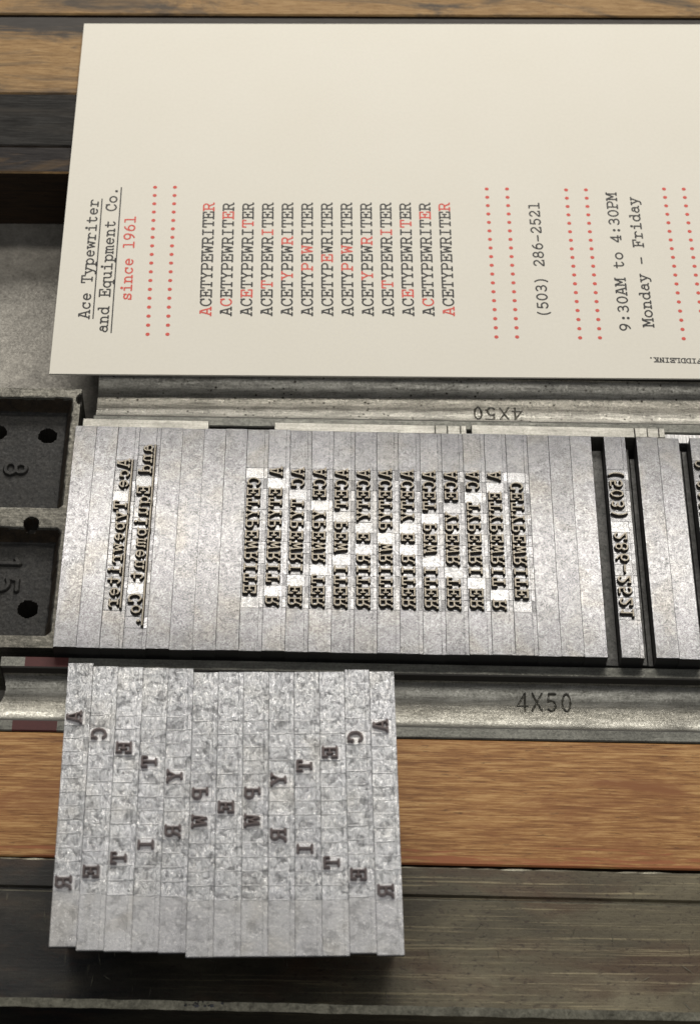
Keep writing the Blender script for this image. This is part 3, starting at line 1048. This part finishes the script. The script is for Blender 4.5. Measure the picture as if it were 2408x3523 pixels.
for a, b_ in zip(rim, rim[1:] + rim[:1]):
    mb.poly([(a[0] - CO[0], a[1] - CO[1], 0), (a[0] - CO[0], a[1] - CO[1], -0.42), (b_[0] - CO[0], b_[1] - CO[1], -0.42), (b_[0] - CO[0], b_[1] - CO[1], 0)])
mb.poly([(x - CO[0], y - CO[1], -0.42) for x, y in cor[::-1]])
put('card_sheet', mb.mesh('card_sheet'), card, ('paper',))

_flat = {}


def flat_glyph(chx, wgt, fat):
    key = (chx, wgt, fat)
    if key not in _flat:
        _flat[key] = bands(G[chx], 1.5, (wgt,), (-10, 72, -30, 72), fat)[0]
    return _flat[key]


def print_line(name, text, p0, p1, cap, reds=(), all_red=False, wgt=4.8, fat=4.2, width=None, inset=0.17):
    """letters along p0 -> p1 (mm, baseline), tops to the left of that direction"""
    mb = MB()
    n = len(text)
    ux, uy = (p1[0] - p0[0]) / n, (p1[1] - p0[1]) / n
    adv = math.hypot(ux, uy)
    dx, dy = ux / adv, uy / adv
    px, py = -dy, dx
    p0 = (p0[0] + px * inset, p0[1] + py * inset)
    sx, sy = (width or adv * 0.97) / 60, cap / 60
    jr = random.Random(hash(text) & 255 if False else len(text) * 7 + int(p0[0]))
    for k, c in enumerate(text):
        if c == ' ':
            continue
        red = all_red or k in reds
        for p in flat_glyph(c, wgt, fat):
            pts = []
            for (x, y, d) in p:
                a, h = k * adv + x * sx, y * sy
                pts.append((p0[0] + dx * a + px * h - CO[0], p0[1] + dy * a + py * h - CO[1], 0.03))
            mb.poly(pts, 1 if red else 0)
    return put(name, mb.mesh(name), card, ('ink_black', 'ink_red'))


CAP = 2.12
print_line('text_line', 'Ace Typewriter', (0.28, 54.35), (-0.35, 88.0), CAP)
print_line('text_line', 'and Equipment Co.', (4.25, 50.7), (3.52, 91.6), CAP)
print_line('text_line', 'since 1961'.replace('1', 'l'), (8.50, 59.4), (7.87, 83.4), CAP, all_red=True)
for (a, b_) in (((0.93, 54.35), (0.27, 88.1)), ((4.92, 50.7), (4.16, 91.6))):
    mb = MB()
    w = 0.13
    mb.poly([(a[0] - w - CO[0], a[1] - CO[1], 0.03), (a[0] + w - CO[0], a[1] - CO[1], 0.03), (b_[0] + w - CO[0], b_[1] - CO[1], 0.03), (b_[0] - w - CO[0], b_[1] - CO[1], 0.03)])
    put('underline', mb.mesh('underline'), card, ('ink_black',))


def dots(a, b_, n=18, r=0.44):
    mb = MB()
    for k in range(n):
        t = k / (n - 1)
        x, y = a[0] + (b_[0] - a[0]) * t - CO[0], a[1] + (b_[1] - a[1]) * t - CO[1]
        mb.poly([(x + r * math.cos(q), y + r * math.sin(q), 0.03) for q in np.linspace(0, 2 * math.pi, 19)[:-1]])
    put('dotted_line', mb.mesh('dotted_line'), card, ('ink_red',))


for a, b_ in (((12.37, 50.56), (11.4, 91.79)), ((16.41, 50.67), (15.67, 91.92)), ((83.73, 51.8), (83.12, 93.47)), ((87.99, 51.92), (87.53, 93.6)),
              ((100.97, 52.04), (100.39, 93.73)), ((105.06, 52.15), (104.72, 93.87)), ((122.35, 52.39), (121.80, 94.65)), ((126.7, 52.5), (126.12, 94.75))):
    dots(a, b_)
for i in range(13):
    t = i / 12
    xb, xt = 25.16 + t * (75.35 - 25.16), 24.45 + t * (75.02 - 24.45)
    yb, yt = 55.85 + t * 1.39, 87.65 + t * 1.5
    print_line('text_line', WORD, (xb, yb), (xt, yt), CAP + 0.04, reds=(i, 12 - i) if i != 6 else (6,))
print_line('text_line', '(503) 286-252l', (94.97, 57.08), (94.36, 90.02), CAP)
print_line('text_line', '9:30AM to 4:30PM', (111.69, 53.98), (111.35, 93.28), CAP)
print_line('text_line', 'Monday - Friday', (116.58, 55.3), (115.92, 92.11), CAP)
# small upside-down imprint near the lower edge
print_line('imprint', 'FIDDLEINK.', (125.6, 47.05), (114.6, 47.2), 1.12, wgt=6.5, fat=4.0, inset=0)
